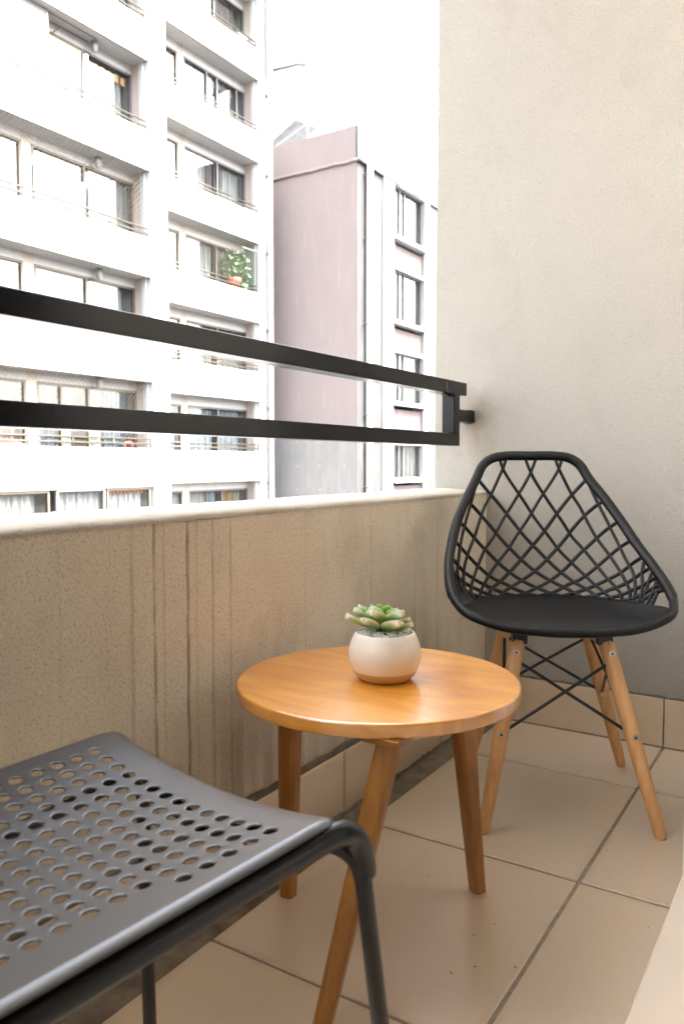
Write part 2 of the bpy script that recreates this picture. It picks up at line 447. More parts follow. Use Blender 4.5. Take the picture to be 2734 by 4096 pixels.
# ------------------------------------------------------------------ apartment side behind the camera
aw = thing('apartment_wall', 'pale apartment wall with door reveal at the right edge of the frame', 'wall', (1.6, .2, 0))
box('reveal', M['inner'], (1.43, XW-.001, .02, .21, -.3, 2.95), aw)
box('wall_panel', M['inner'], (-2.6, -.75, .02, .21, -.3, 2.95), aw)
box('lintel', M['inner'], (-.749, 1.429, .02, .21, 2.15, 2.95), aw)
box('partition', M['partition'], (-2.8, -2.601, .0, YO, -.6, 2.9), aw)
room = thing('room_interior', 'room walls behind the balcony door, coloured dark to stand in for an unlit room', 'wall', (0, -2, 0))
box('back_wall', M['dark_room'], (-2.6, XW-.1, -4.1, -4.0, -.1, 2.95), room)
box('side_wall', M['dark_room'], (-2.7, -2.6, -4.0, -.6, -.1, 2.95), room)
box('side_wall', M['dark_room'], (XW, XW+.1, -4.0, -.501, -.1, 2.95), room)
box('room_floor', M['sill'], (-2.6, XW-.1, -4.0, .0, -.1, .06), room)
th = thing('door_threshold', 'smooth cream door threshold slab at the lower right corner', 'threshold', (.6, .1, 0))
MB().box(-.75, 1.429, .001, .207, -.05, .098).build('slab', M['sill'], th, bevel=.003)
df = thing('door_frame', 'white aluminium sliding door jamb standing on the cream threshold', 'door frame', (1.2, .15, .1))
box('jamb', M['alu'], (1.385, 1.428, .06, .196, .099, 2.145), df, .002)
box('guide', M['alu'], (-.74, 1.38, .085, .10, .0985, .106), df)
cl = thing('balcony_ceiling', 'pale ceiling slab over the balcony', 'ceiling', (0, 0, 2.95))
cl['kind'] = 'structure'; del cl['category']
box('ceiling_slab', M['ceiling'], (-2.8, XW+.22, -4.1, YO+.02, 2.951, 3.1), cl)

# ------------------------------------------------------------------ railing
ra = thing('balcony_railing', 'dark grey steel double-tube railing above the parapet, bolted to the plaster wall', 'railing', (0, 1.0, .95))
ra_y0, ra_y1 = .975, 1.022
MB().box(-2.598, 2.245, ra_y0, ra_y1, 1.002, 1.041).build('top_rail', M['rail'], ra, bevel=.0028, seg=3)
MB().box(-2.598, 2.197, ra_y0+.0005, ra_y1-.004, .849, .886).build('lower_rail', M['rail'], ra, bevel=.0028, seg=3)
MB().box(2.157, 2.1972, ra_y0+.0012, ra_y1-.005, .8855, 1.0025).build('post', M['rail'], ra, bevel=.0022, seg=2)
MB().box(-1.2, -1.16, ra_y0+.0012, ra_y1-.005, .705, 1.0025).build('post', M['rail'], ra, bevel=.0022, seg=2)
for z in (.887, 1.001):
    MB().tube([(2.156, ra_y0+.004, z), (2.155, ra_y1-.006, z)], .0028, 8).build('weld', M['rail'], ra, smooth=True)
def mnt(u, v):
    a = 2*math.pi*v; x = 2.196 + u*(XW-2.196+.001)
    r = .019 + (.007*max(0, u-.55)**1.2*(1+1.2*mnoise.noise(Vector((math.cos(a)*3, math.sin(a)*3, u*2)))) )
    c = math.cos(a); s_ = math.sin(a); k = 1/max(abs(c), abs(s_))**.6
    return (x, .997 + r*c*k*.95, .942 + r*s_*k*1.05)
MB().grid(mnt, 14, 40).build('wall_bracket', M['rail'], ra, smooth=True)

# ------------------------------------------------------------------ round table
TZ = .434; TC = (1.143, .654); TR = .238
tb = thing('side_table', 'round honey coloured wooden side table on three splayed legs carrying the potted succulent', 'table', (TC[0], TC[1], 0))
prof = [(0, 0), (.08, 0), (.16, 0), (.21, 0), (TR-.0042, 0), (TR-.004, 0), (TR-.0016, -.0006), (TR-.0004, -.0018), (TR, -.0038), (TR, -.0040), (TR, -.0185), (TR-.0006, -.0205), (TR-.0025, -.022), (TR-.0026, -.022), (.15, -.022), (0, -.022)]
MB().lathe(prof, (TC[0], TC[1], TZ), 160).build('tabletop', M['table'], tb, smooth=True)
md = tb.children[0].modifiers.new('e', 'EDGE_SPLIT'); md.split_angle = R(60)
def table_leg(top, foot, wt, wb, blk):
    top, foot = Vector(top), Vector(foot); d = (foot-top)
    c = Vector((TC[0], TC[1], 0)); o = Vector((foot.x-c.x, foot.y-c.y, 0)).normalized(); s_ = Vector((-o.y, o.x, 0))
    m = MB(); V = []; F = []; ch = .3; N = 8
    for t, w in ((0, wt), (.33, wt*.96), (1, wb)):
        p = top + d*t
        if t == 1: p = Vector((foot.x, foot.y, .0))
        for i, j in ((-1, -ch), (-1, ch), (-ch, 1), (ch, 1), (1, ch), (1, -ch), (ch, -1), (-ch, -1)):
            # chamfer only modest
            i2 = i if abs(i) == 1 else math.copysign(.62, i); j2 = j if abs(j) == 1 else math.copysign(.62, j)
            V.append(p + o*(w/2*i2) + s_*(w/2*j2))
    for a in range(2):
        for k in range(8): F.append((a*8+k, a*8+(k+1) % 8, a*8+8+(k+1) % 8, a*8+8+k))
    F.append(tuple(range(8))[::-1]); F.append(tuple(range(16, 24)))
    lg = m.add(V, F).build('leg', M['table_leg'], tb, bevel=.0015)
    MB().box(top.x-.036, top.x+.036, top.y-.030, top.y+.030, TZ-.033, TZ-.0218).build('mounting_block', M['table_leg'], lg, bevel=.002)
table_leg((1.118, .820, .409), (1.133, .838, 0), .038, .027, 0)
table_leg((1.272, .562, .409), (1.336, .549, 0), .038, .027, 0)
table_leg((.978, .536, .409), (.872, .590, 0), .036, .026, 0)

# ------------------------------------------------------------------ potted succulent
PC = (1.145, .642)
ps = thing('potted_succulent', 'green succulent with pink leaf edges in a cream and tan pot on the table', 'plant', (PC[0], PC[1], TZ))
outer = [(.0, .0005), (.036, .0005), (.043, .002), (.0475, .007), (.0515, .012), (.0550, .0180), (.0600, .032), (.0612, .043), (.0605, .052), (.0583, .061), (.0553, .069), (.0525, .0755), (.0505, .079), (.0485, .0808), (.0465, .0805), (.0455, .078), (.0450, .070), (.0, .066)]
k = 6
MB().lathe(outer[:k], (PC[0], PC[1], TZ), 72).build('pot_base', M['tan_band'], ps, smooth=True)  # lowest part of the pot in a tan tone
MB().lathe(outer[k-1:], (PC[0], PC[1], TZ), 72).build('pot', M['ceramic'], ps, smooth=True)
g = MB()
def pebble(c, r, rnd):
    V = []; F = []; n = 6
    sx, sy, sz = rnd.uniform(.7, 1.3), rnd.uniform(.7, 1.3), rnd.uniform(.6, 1); rot = rnd.uniform(0, 6)
    rings = [(-.95, .25), (-.5, .85), (.1, 1), (.65, .72), (.97, .2)]
    for z, q in rings:
        for i in range(n):
            a = 2*math.pi*i/n + rot; V.append((c[0]+math.cos(a)*q*r*sx, c[1]+math.sin(a)*q*r*sy, c[2]+z*r*sz))
    for i in range(len(rings)-1):
        for j in range(n): F.append((i*n+j, i*n+(j+1) % n, (i+1)*n+(j+1) % n, (i+1)*n+j))
    F.append(tuple(range(n))[::-1]); F.append(tuple(range((len(rings)-1)*n, len(rings)*n)))
    g.add(V, F)
rnd = random.Random(3)
for i in range(560):
    rr = .0445*math.sqrt(rnd.random()); a = rnd.uniform(0, 6.283)
    pebble((PC[0]+rr*math.cos(a), PC[1]+rr*math.sin(a), TZ+.0745+rnd.uniform(0, .007)), rnd.uniform(.0014, .0026), rnd)
tag(g.build('pebbles', M['pebble'], ps, smooth=True), kind='stuff')
def leaf(L, W, T, up, curl):
    """obovate fleshy leaf along +x"""
    V = []; F = []; E = []; nu, nv = 20, 8
    for side in (1, -1):
        for i in range(nu+1):
            u = i/nu
            wv = W*(math.sin(math.pi*min(u**1.35, 1)*.93+.06))**.75*(.45+.55*u**.6)
            if u > .82: wv *= 1 - .93*((u-.82)/.18)**2.2
            for j in range(nv+1):
                q = -1+2*j/nv
                x = L*u*(1-.05*q*q*u)
                y = wv*q*.5
                z = math.tan(up)*x + curl*L*u*u + .22*W*q*q*(u**.7)
                th = T*(1-q*q)**.6*(.35+.65*math.sin(math.pi*min(u*.9+.05, 1)))*.72
                z += (th*.25 if side > 0 else -th)
                V.append((x, y, z)); E.append(max(abs(q)**2.4*(.35+.65*u), u**5))
    n = (nu+1)*(nv+1)
    for sd in (0, 1):
        for i in range(nu):
            for j in range(nv):
                a = sd*n + i*(nv+1)+j; b = a+1; c = a+nv+2; d = a+nv+1
                F.append((a, d, c, b) if sd == 0 else (a, b, c, d))
    return V, F, E
cx0 = Vector((PC[0]-.004, PC[1]+.006, TZ+.082))
# rosette leans toward the viewer's left
tilt = Matrix.Rotation(R(9), 4, Vector((.55, .83, 0)).normalized()) @ Matrix.Rotation(R(-7), 4, Vector((.83, -.55, 0)).normalized())
rings = [(6, .055, .036, .0030, 2, .14, .003), (7, .049, .033, .0030, 10, .12, .008), (6, .040, .029, .0028, 21, .08, .012), (5, .030, .023, .0026, 34, .0, .015), (4, .020, .017, .0022, 48, -.15, .0175), (3, .012, .012, .0018, 64, -.4, .019)]
ga = 0
for ri, (n, L, W, T, up, curl, zo) in enumerate(rings):
    for i in range(n):
        a = 2*math.pi*i/n + ga + rnd.uniform(-.1, .1)
        s_ = rnd.uniform(.88, 1.08)
        V, F, E = leaf(L*s_*1.08, W*s_*1.15, T, R(up+rnd.uniform(-5, 5)), curl)
        rot = tilt @ Matrix.Rotation(a, 4, 'Z')
        off = tilt @ Vector((0, 0, zo))
        V = [cx0 + off + rot @ Vector(p) for p in V]
        mb = MB().add(V, F)
        o = mb.build('leaf', M['leaf'], ps, smooth=True)
        at = o.data.attributes.new('edge', 'FLOAT', 'POINT')
        gain = [1.0, .92, .8, .62, .5, .4][ri]
        for kk, e in enumerate(E): at.data[kk].value = min(1, e*gain)
    ga += .62
MB().tube([cx0 + Vector((0, 0, -.014)), cx0 + Vector((0, 0, .016))], [.009, .007], 10).build('stem', M['green'], ps, smooth=True)

# ------------------------------------------------------------------ lattice chair
ch = thing('lattice_chair', 'black plastic lattice-back chair on beech dowel legs against the plaster wall', 'chair', (1.824, .565, 0), R(210.2))
# local: x forward (towards the table), y = viewer's right is negative y of `vl`; local y here = left of the sitter
# measured half of the rim: (forward, sideways, up)
half = [(-.264, 0, .817), (-.263, .06, .817), (-.260, .100, .811), (-.252, .128, .792), (-.235, .148, .755), (-.19, .181, .70), (-.145, .206, .65), (-.09, .224, .603), (-.03, .237, .566), (.03, .243, .537), (.085, .244, .512), (.135, .236, .490), (.18, .209, .470), (.213, .14, .452), (.228, .06, .446), (.230, 0, .445)]
full = [(x, -y, z) for x, y, z in half] + [(x, y, z) for x, y, z in half[-2:0:-1]]
rim = catmull(full, 8, True)
rad = []
for p in rim:
    r = .0125 if p.z > .6 else (.0118 if p.z > .50 else .0098)
    rad.append(r)
MB().tube(rim, rad, 12, closed=True).build('rim', M['plastic'], ch, smooth=True, local=True)
# continuous half rim curve by sideways parameter u in [-1,1]: 0 = top middle, +-1 = seat corners
HC = catmull(half, 16)
acc = [0]
for i in range(1, len(HC)): acc.append(acc[-1] + (HC[i]-HC[i-1]).length)
def rim_at(s, sg):
    s = min(max(s, 0), acc[-1])
    for i in range(1, len(HC)):
        if acc[i] >= s:
            t = (s-acc[i-1])/max(1e-9, acc[i]-acc[i-1]); p = HC[i-1].lerp(HC[i], t); break
    return Vector((p.x, p.y*sg, p.z))
SC = next(acc[i] for i in range(len(HC)) if HC[i].x > .150)     # arc length at the seat corner
def rimu(u): return rim_at(abs(u)*SC, 1 if u >= 0 else -1)
corner = rimu(1)
seat_half = [Vector((-.135, 0, .459)), Vector((-.122, .075, .460)), Vector((-.085, .130, .462)), Vector((-.02, .172, .466)), Vector((.06, .203, .472)), Vector((.115, .220, .479)), corner + Vector((.0, -.004, -.002))]
SH = catmull(seat_half, 12); sacc = [0]
for i in range(1, len(SH)): sacc.append(sacc[-1] + (SH[i]-SH[i-1]).length)
def seatw(w):
    s = abs(w)*sacc[-1]
    for i in range(1, len(SH)):
        if sacc[i] >= s-1e-9:
            t = (s-sacc[i-1])/max(1e-9, sacc[i]-sacc[i-1]); p = SH[i-1].lerp(SH[i], min(t, 1)); break
    return Vector((p.x, p.y*(1 if w >= 0 else -1), p.z))
def shell(u, w, v):
    """point on the back: v=1 at the rim (parameter u), v=0 at the seat edge (parameter w)"""
    S = seatw(w); Rm = rimu(u)
    k = .72
    Cp = Vector((S.x+(Rm.x-S.x)*k - .010, S.y+(Rm.y-S.y)*k, S.z + (Rm.z-S.z)*.20))
    return S*(1-v)**2 + Cp*(2*v*(1-v)) + Rm*v*v
# each rod of one family as (u, v) knots on the shell; the other family is its mirror image
RODS = [
[(-0.233,1.0),(-0.325,0.925),(-0.4,0.863),(-0.475,0.788),(-0.533,0.713),(-0.6,0.625),(-0.633,0.45),(-0.642,0.238),(-0.642,0.0)],
[(-0.092,1.0),(-0.117,0.925),(-0.175,0.812),(-0.258,0.75),(-0.333,0.675),(-0.417,0.613),(-0.492,0.537),(-0.55,0.438),(-0.592,0.312),(-0.608,0.175),(-0.608,0.0)],
[(0.025,1.0),(-0.008,0.9),(-0.067,0.775),(-0.125,0.663),(-0.183,0.562),(-0.267,0.513),(-0.342,0.438),(-0.417,0.35),(-0.483,0.275),(-0.533,0.175),(-0.55,0.0)],
[(0.125,1.0),(0.1,0.913),(0.033,0.775),(-0.017,0.663),(-0.075,0.55),(-0.125,0.45),(-0.192,0.363),(-0.267,0.3),(-0.333,0.225),(-0.408,0.138),(-0.492,0.0)],
[(0.258,1.0),(0.15,0.788),(0.083,0.65),(0.033,0.55),(-0.025,0.45),(-0.075,0.363),(-0.133,0.275),(-0.2,0.2),(-0.275,0.15),(-0.333,0.088),(-0.4,0.0)],
[(0.375,1.0),(0.208,0.688),(0.142,0.537),(0.092,0.438),(0.042,0.35),(-0.017,0.263),(-0.083,0.188),(-0.15,0.125),(-0.208,0.075),(-0.275,0.0)],
[(0.483,1.0),(0.308,0.625),(0.217,0.45),(0.158,0.325),(0.108,0.238),(0.05,0.163),(-0.017,0.1),(-0.075,0.05),(-0.158,0.0)],
[(0.583,1.0),(0.417,0.588),(0.325,0.388),(0.25,0.25),(0.175,0.163),(0.117,0.088),(0.058,0.038),(-0.017,0.0)],
[(0.675,1.0),(0.525,0.537),(0.417,0.325),(0.325,0.188),(0.25,0.1),(0.183,0.038),(0.125,0.0)],
[(0.742,1.0),(0.608,0.525),(0.517,0.312),(0.417,0.163),(0.342,0.062),(0.258,0.0)],
[(0.8,1.0),(0.692,0.537),(0.6,0.3),(0.525,0.15),(0.433,0.05),(0.367,0.0)],
[(0.85,1.0),(0.742,0.5),(0.667,0.25),(0.592,0.088),(0.483,0.0)],
[(0.892,1.0),(0.758,0.388),(0.692,0.138),(0.592,0.0)],
[(-0.675,1.0),(-0.667,0.738),(-0.683,0.55),(-0.692,0.3),(-0.683,0.0)],
[(-0.742,1.0),(-0.725,0.65),(-0.717,0.363),(-0.725,0.0)],
[(-0.792,1.0),(-0.775,0.663),(-0.767,0.363),(-0.758,0.0)],
[(-0.833,1.0),(-0.808,0.6),(-0.8,0.312),(-0.8,0.0)],
]
for fam in (1, -1):
    for kn in RODS:
        pts = catmull([(u, v, 0) for u, v in kn], 7)
        path = []
        for i, k2 in enumerate(pts):
            p = shell(max(-1, min(1, k2.x)), max(-1, min(1, k2.x)), max(0, min(1, k2.y)))
            path.append(Vector((p.x, p.y*fam, p.z)))
        MB().tube(path, .0050, 8, flat=.85).build('lattice_rod', M['plastic'], ch, smooth=True, local=True)
# solid seat
def frontw(w):
    s = acc[-1] - (1-0)*0
    a = acc[-1] - (acc[-1]-SC)*abs(w)
    return rim_at(a, 1 if w >= 0 else -1)
def seatf(uu, vv):
    w = -1 + 2*uu
    A = seatw(w); B = frontw(w)
    p = A.lerp(B, vv)
    L = (B-A).length
    dish = .014*math.sin(math.pi*min(vv*1.1, 1))*min(1, L/.2)
    lip = .008*(vv**6)
    return (p.x, p.y, p.z - dish + lip*.4 + .002)
MB().grid(seatf, 60, 26).build('seat', M['plastic'], ch, smooth=True, solid=.007, local=True, weld=.0002)
for o_ in ch.children:
    o_.location.y -= .008
# support frame under the shell
legs = [((.120, .103, .418), (.202, .190, 0)), ((.124, -.082, .418), (.210, -.186, 0)), ((-.108, .088, .418), (-.2, .170, 0)), ((-.106, -.098, .418), (-.194, -.228, 0))]
# viewer's left is +vl; in the root frame (rotated 210.2 deg) local +y points to the viewer's right, so mirror
legs = [((a[0], -a[1], a[2]), (b[0], -b[1], b[2])) for a, b in legs]
for a, b in legs:
    a, b = Vector(a), Vector(b); d = b-a
    pts = [a + d*t for t in (.03, .05, .3, .6, .85, .985, 1)]
    rr = [.0135, .0165, .0172, .0160, .0140, .0122, .0108]
    lg = MB().tube(pts, rr, 18).build('leg', M['beech'], ch, smooth=True, local=True)
    md = lg.modifiers.new('e', 'EDGE_SPLIT'); md.split_angle = R(50)
    for t in (.085, .50):
        c = a + d*t
        out = Vector((1 if a.x > 0 else -1, .15*(1 if a.y > 0 else -1), 0)).normalized()
        for sgn in (1, -1):
            q = c + out*.0155*sgn
            bt = MB().tube([q, q+out*.0022*sgn], .0072, 16).build('bolt', M['bolt'], lg, smooth=False, local=True)
        MB().tube([c + out*.0176, c+out*.0186], .0026, 8).build('bolt_socket', M['wire'], lg, local=True)
    MB().tube([a + Vector((0, 0, -.035)) + d.normalized()*.0, a + Vector((0, 0, .015))], .0085, 10).build('mounting_bracket', M['wire'], ch, local=True)
    MB().box(a.x-.013, a.x+.013, a.y-.0165, a.y+.0165, a.z-.020, a.z+.022).build('mounting_bracket', M['wire'], ch, bevel=.002, local=True)
    foot = b.copy()
    MB().tube([(b.x, b.y, .0002), (b.x, b.y, .004)], .0098, 14).build('foot_pad', M['wire'], lg, local=True)
def on(k, t): a, b = Vector(legs[k][0]), Vector(legs[k][1]); return a + (b-a)*t
for i, j in ((0, 1), (1, 0), (2, 3), (3, 2), (0, 2), (2, 0), (1, 3), (3, 1)):
    A, B = on(i, .13), on(j, .50)
    d = (B-A).normalized(); A2 = A + d*.02; B2 = B - d*.012
    # rods of a crossing pair pass one in front of the other
    nrm = Vector((0, 0, 1)).cross(Vector((d.x, d.y, 0))).normalized()*.0035
    MB().tube([A, A2+nrm, B2+nrm, B + Vector((0, 0, -.012))], .0037, 8).build('brace_rod', M['wire'], ch, smooth=True, local=True)
sf = MB()
for i, j in ((0, 1), (1, 3), (3, 2), (2, 0)):
    a, b = Vector(legs[i][0]), Vector(legs[j][0]); z = Vector((0, 0, .008))
    sf.tube([a+z, b+z], .0055, 8)
sf.build('seat_frame', M['wire'], ch, smooth=True, local=True)

# ------------------------------------------------------------------ perforated chair in the foreground
SA = R(-10.38)
pc = thing('perforated_chair', 'black steel chair with perforated seat in the near left foreground', 'chair', (.512, .630, 0), SA)
# local u forward (+X), v sideways (+Y = towards the parapet)
U1 = .1565; VH = .209; PCH = .0249; NR = .0075; N = 14
def seatz(u, v):
    return .422 + .0155*(abs(v)/.17)**2.0 - .0135*v + .063*u + .05*max(0, abs(v)-.19)
def prof(v):
    """flat sideways coordinate -> (y, dz) with the rolled side edge"""
    r = .016; lim = VH - .016
    if abs(v) <= lim: return v, 0
    a = min((abs(v)-lim)/r, 2.2)
    return math.copysign(lim + r*math.sin(min(a, 1.57)) - (0 if a < 1.57 else .002*(a-1.57)), v), -r*(1-math.cos(min(a, 1.57))) - (0 if a < 1.57 else (a-1.57)*r)
def smap(u, v):
    y, dz = prof(v)
    yy = max(-VH+.016, min(VH-.016, y))
    z = seatz(u, yy) + dz
    e = U1 - u
    if e < .03: z -= .006*((.03-e)/.03)**2
    return (u, y, z)
m = MB()
u_last = .1026; hs = (N-1)/2*PCH
us = [u_last - i*.0252 for i in range(N)]; vs = [-hs + j*PCH for j in range(N)]
K = 16
for ui, uc in enumerate(us):
    for vi, vc in enumerate(vs):
        h = PCH/2; hu = .0126
        if vi == 0 and ui >= 5:
            m.grid(lambda p, q: smap(uc-hu+2*hu*p, vc-h+2*h*q), 4, 4); continue
        ring = [(uc+NR*math.cos(2*math.pi*(k)/K+math.pi/4), vc+NR*math.sin(2*math.pi*k/K+math.pi/4)) for k in range(K)]
        ring3 = [(uc+NR*1.36*math.cos(2*math.pi*(k)/K+math.pi/4), vc+NR*1.36*math.sin(2*math.pi*k/K+math.pi/4)) for k in range(K)]
        ring2 = [(uc+NR*1.13*math.cos(2*math.pi*(k)/K+math.pi/4), vc+NR*1.13*math.sin(2*math.pi*k/K+math.pi/4)) for k in range(K)]
        outer_ = []
        for k in range(K):
            a = 2*math.pi*k/K + math.pi/4; c, s_ = math.cos(a), math.sin(a)
            side = k // 4; t = (k % 4)/4
            cs = [(1, 1), (-1, 1), (-1, -1), (1, -1), (1, 1)]
            p, q = cs[side], cs[side+1]
            outer_.append((uc + hu*(p[0]+(q[0]-p[0])*t), vc + h*(p[1]+(q[1]-p[1])*t)))
        V = []
        for (a, b) in ring:
            x, y, z = smap(a, b); V.append((x, y, z-.0007))
        for (a, b) in ring2: V.append(smap(a, b))
        for (a, b) in ring3: V.append(smap(a, b))
        for (a, b) in outer_: V.append(smap(a, b))
        F = []
        for k in range(K):
            k2 = (k+1) % K
            F.append((k, K+k, K+k2, k2)); F.append((K+k, 2*K+k, 2*K+k2, K+k2)); F.append((2*K+k, 3*K+k, 3*K+k2, 2*K+k2))
        m.add(V, F)
# surrounding sheet: four bands
ua, ub = us[-1]-.0126, us[0]+.0126; va = -hs-PCH/2; vb = -va
VM = VH - .016*.25
rc = .022
def umax(v):
    q = abs(v) - (VM - rc)
    return U1 if q <= 0 else U1 - rc*(1-math.sqrt(max(0, 1-(q/rc)**2)))
nc = N*4
def front(p, q):
    v = va + p*(vb-va); u = ub + q*(umax(v)-ub); return smap(u, v)
m.grid(front, nc, 8)
for sg in (1, -1):
    def sideb(p, q, sg=sg):
        v = sg*(vb + q*(VM-vb)); u = ua + p*(ub-ua); return smap(u, v)
    m.grid(sideb, nc, 20)
    def cornerb(p, q, sg=sg):
        v = sg*(vb + q*(VM-vb)); u = ub + p*(umax(v)-ub); return smap(u, v)
    m.grid(cornerb, 8, 20)
    def rearb(p, q, sg=sg):
        v = sg*(vb + q*(VM-vb)); u = ua - p*.03; return smap(u, v)
    m.grid(rearb, 3, 20)
m.grid(lambda p, q: smap(ua - q*.03, va + p*(vb-va)), nc, 3)
seat = m.build('seat', M['steel_black'], pc, smooth=True, solid=.0022, local=True, weld=.0004)
# make normals agree
import bmesh
bm = bmesh.new(); bm.from_mesh(seat.data); bmesh.ops.remove_doubles(bm, verts=bm.verts, dist=.0003); bmesh.ops.recalc_face_normals(bm, faces=bm.faces); bm.to_mesh(seat.data); bm.free()
def L2(x, y, z):
    inv = (Matrix.Translation(pc.location) @ Matrix.Rotation(SA, 4, 'Z')).inverted(); return inv @ Vector((x, y, z))
def bend(P, r, n=7):
    """polyline with rounded corners"""
    P = [Vector(p) for p in P]; out = [P[0]]
    for i in range(1, len(P)-1):
        a, b, c = P[i-1], P[i], P[i+1]; d1 = (a-b).normalized(); d2 = (c-b).normalized()
        s0 = b + d1*r; s1 = b + d2*r
        for k in range(n+1):
            t = k/n; out.append(s0*(1-t)**2 + b*2*t*(1-t) + s1*t*t)
    out.append(P[-1]); return out
ft_n = L2(.706, .352, 0); ft_f = L2(.738, .785, 0)
tn, tf = L2(.612, .412, .425), L2(.680, .770, .425)
MB().tube(bend([L2(.720, .382, 0), L2(.664, .401, .408), L2(.640, .500, .409), L2(.610, .560, .405)], .038, 9), .0094, 14).build('leg', M['steel_tube'], pc, smooth=True, local=True)
MB().tube(bend([ft_f, L2(.705, .757, .418), L2(.66, .700, .412), L2(.610, .5605, .405)], .035, 9), .0092, 14).build('leg', M['steel_tube'], pc, smooth=True, local=True)
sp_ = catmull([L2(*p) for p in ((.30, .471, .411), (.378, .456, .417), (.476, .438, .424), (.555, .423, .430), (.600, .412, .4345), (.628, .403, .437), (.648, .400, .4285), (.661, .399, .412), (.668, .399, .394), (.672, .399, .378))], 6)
MB().tube(sp_, [.0125]*(len(sp_)-6) + [.0126, .0124, .0122, .0120, .0117, .0112], 14).build('side_roll', M['steel_tube'], pc, smooth=True, local=True)  # tube for the seat's rolled edge; darker finish paints in its shaded side
rn, rf = L2(.235, .40, .418), L2(.27, .80, .418)
MB().tube(bend([L2(.15, .37, 0), L2(.215, .40, .42), L2(.165, .41, .80)], .05), .0098, 12).build('leg', M['steel_tube'], pc, smooth=True, local=True)
MB().tube(bend([L2(.19, .84, 0), L2(.255, .80, .42), L2(.205, .80, .80)], .05), .0098, 12).build('leg', M['steel_tube'], pc, smooth=True, local=True)
MB().tube([L2(.60, .50, .409), L2(.24, .53, .385)], .0085, 12).build('seat_frame', M['steel_tube'], pc, smooth=True, local=True)
MB().tube([L2(.655, .73, .411), L2(.262, .76, .385)], .0085, 12).build('seat_frame', M['steel_tube'], pc, smooth=True, local=True)
MB().grid(lambda p, q: tuple(L2(.172+.02*q*0 + (.0)-.03*q - .02*math.sin(math.pi*p)+ .035*p, .405+.39*p, .66+.14*q)), 20, 6).build('backrest', M['steel_black'], pc, smooth=True, solid=.002, local=True)

# ================================================================== exterior
tag(box('street', M['asphalt'], (-300, 400, -300, 400, -20.5, -20)), kind='structure')

def curtain(x0, x1, y, z0, z1, mat, parent, amp=.03, wl=.16, seed=0):
    n = max(8, int((x1-x0)/.022))
    rr = random.Random(seed); ph = rr.uniform(0, 6)
    def fn(u, v):
        x = x0 + u*(x1-x0)
        a = amp*(math.sin(2*math.pi*x/wl + ph) + .5*math.sin(2*math.pi*x/(wl*.63) + 2*ph + v*1.2))
        return (x, y + a, z0 + v*(z1-z0))
    return MB().grid(fn, n, 4).build('curtain', mat, parent, smooth=True)
def window(parent, x0, x1, z0, z1, y, mull=(), fr='bronze', fw=.05, curtains=(), depth=.07, door_mull=()):
    m = MB(); e = .001
    m.box(x0, x1, y-.02, y+depth, z1-fw, z1)
    m.box(x0, x1, y-.02, y+depth, z0, z0+fw)
    for xa in (x0, x1-fw): m.box(xa, xa+fw, y-.019, y+depth-e, z0+fw, z1-fw)
    for xm in mull: m.box(xm-fw/2, xm+fw/2, y-.022, y+depth-2*e, z0+fw, z1-fw)
    wd = m.build('window', M[fr], parent)
    box('pane', M['glass'], (x0+fw, x1-fw, y+.025, y+.031, z0+fw, z1-fw), wd)
    for i, cdef in enumerate(curtains):
        a, b, cn = cdef[:3]; zt = cdef[3] if len(cdef) > 3 else z1-fw*1.6; zb = cdef[4] if len(cdef) > 4 else z0+fw
        curtain(a, b, y+depth+.09, zb, zt, CC[cn], wd, seed=int(a*100)+i)
    return wd
def volume(name, label, Y, xa, xb, S, xo0, xo1, xe, z_lo, z_hi, wspec, rec=.56, gap_win=.2):
    """one block of the white building: xo0..xo1 is the balcony opening"""
    t = thing(name, label, 'building', (xo1, Y, -20))
    YB = Y + rec
    body = MB()
    body.box(xa, xo0, Y, YB+3, -20, z_hi)                              # solid part left of the openings
    body.box(xo1, xe, Y, YB+3, -20, z_hi)                              # pillar
    body.box(xo0, xo1, YB+3.01, YB+6, -20, z_hi)
    body.box(xo0, xo1, Y+.001, YB+3, -20, S[0]-2.47)
    body.build('wall', M['white'], t)
    for k_, s in enumerate(S):
        fl = s - 2.47
        box('parapet', M['white'], (xo0, xo1, Y, Y+.15, s+.0, s+.90), t)
        box('drip_edge', M['drip'], (xo0, xo1-.002, Y-.004, Y+.03, s-.018, s+.004), t)
        box('balcony_slab', M['white'], (xo0, xo1-.001, Y+.151, YB+3, s+.0015, s+.14), t)
        box('reveal', M['reveal'], (xo1-.012, xo1-.001, Y+.17, YB, fl+.141, s-.001), t)
        # railing
        r = MB(); yy = Y+.07
        for hz in (1.125, 1.01): r.tube([(xo0, yy, s+hz), (xo1-.06, yy, s+hz)], .021, 6)
        x = xo1-.06; 
        while x > xo0: r.tube([(x, yy, s+.89), (x, yy, s+1.13)], .014, 6); x -= 1.12
        r.build('railing', M['tube'], t, smooth=True)
    return t, YB
SL = [.23, 2.73, 5.19, 7.66, 10.17, 12.64, 15.1]
SL = [-2.24] + SL
wl, YB = volume('white_apartment_block', 'white rendered apartment block with long recessed balconies, left of the pillar', 14.0, -14, 14.15, SL, 5.0, 13.59, 14.15, -20, 18, None)
box('pilaster', M['white'], (13.54, 13.589, 14.15, 14.28, -2, 18), wl)
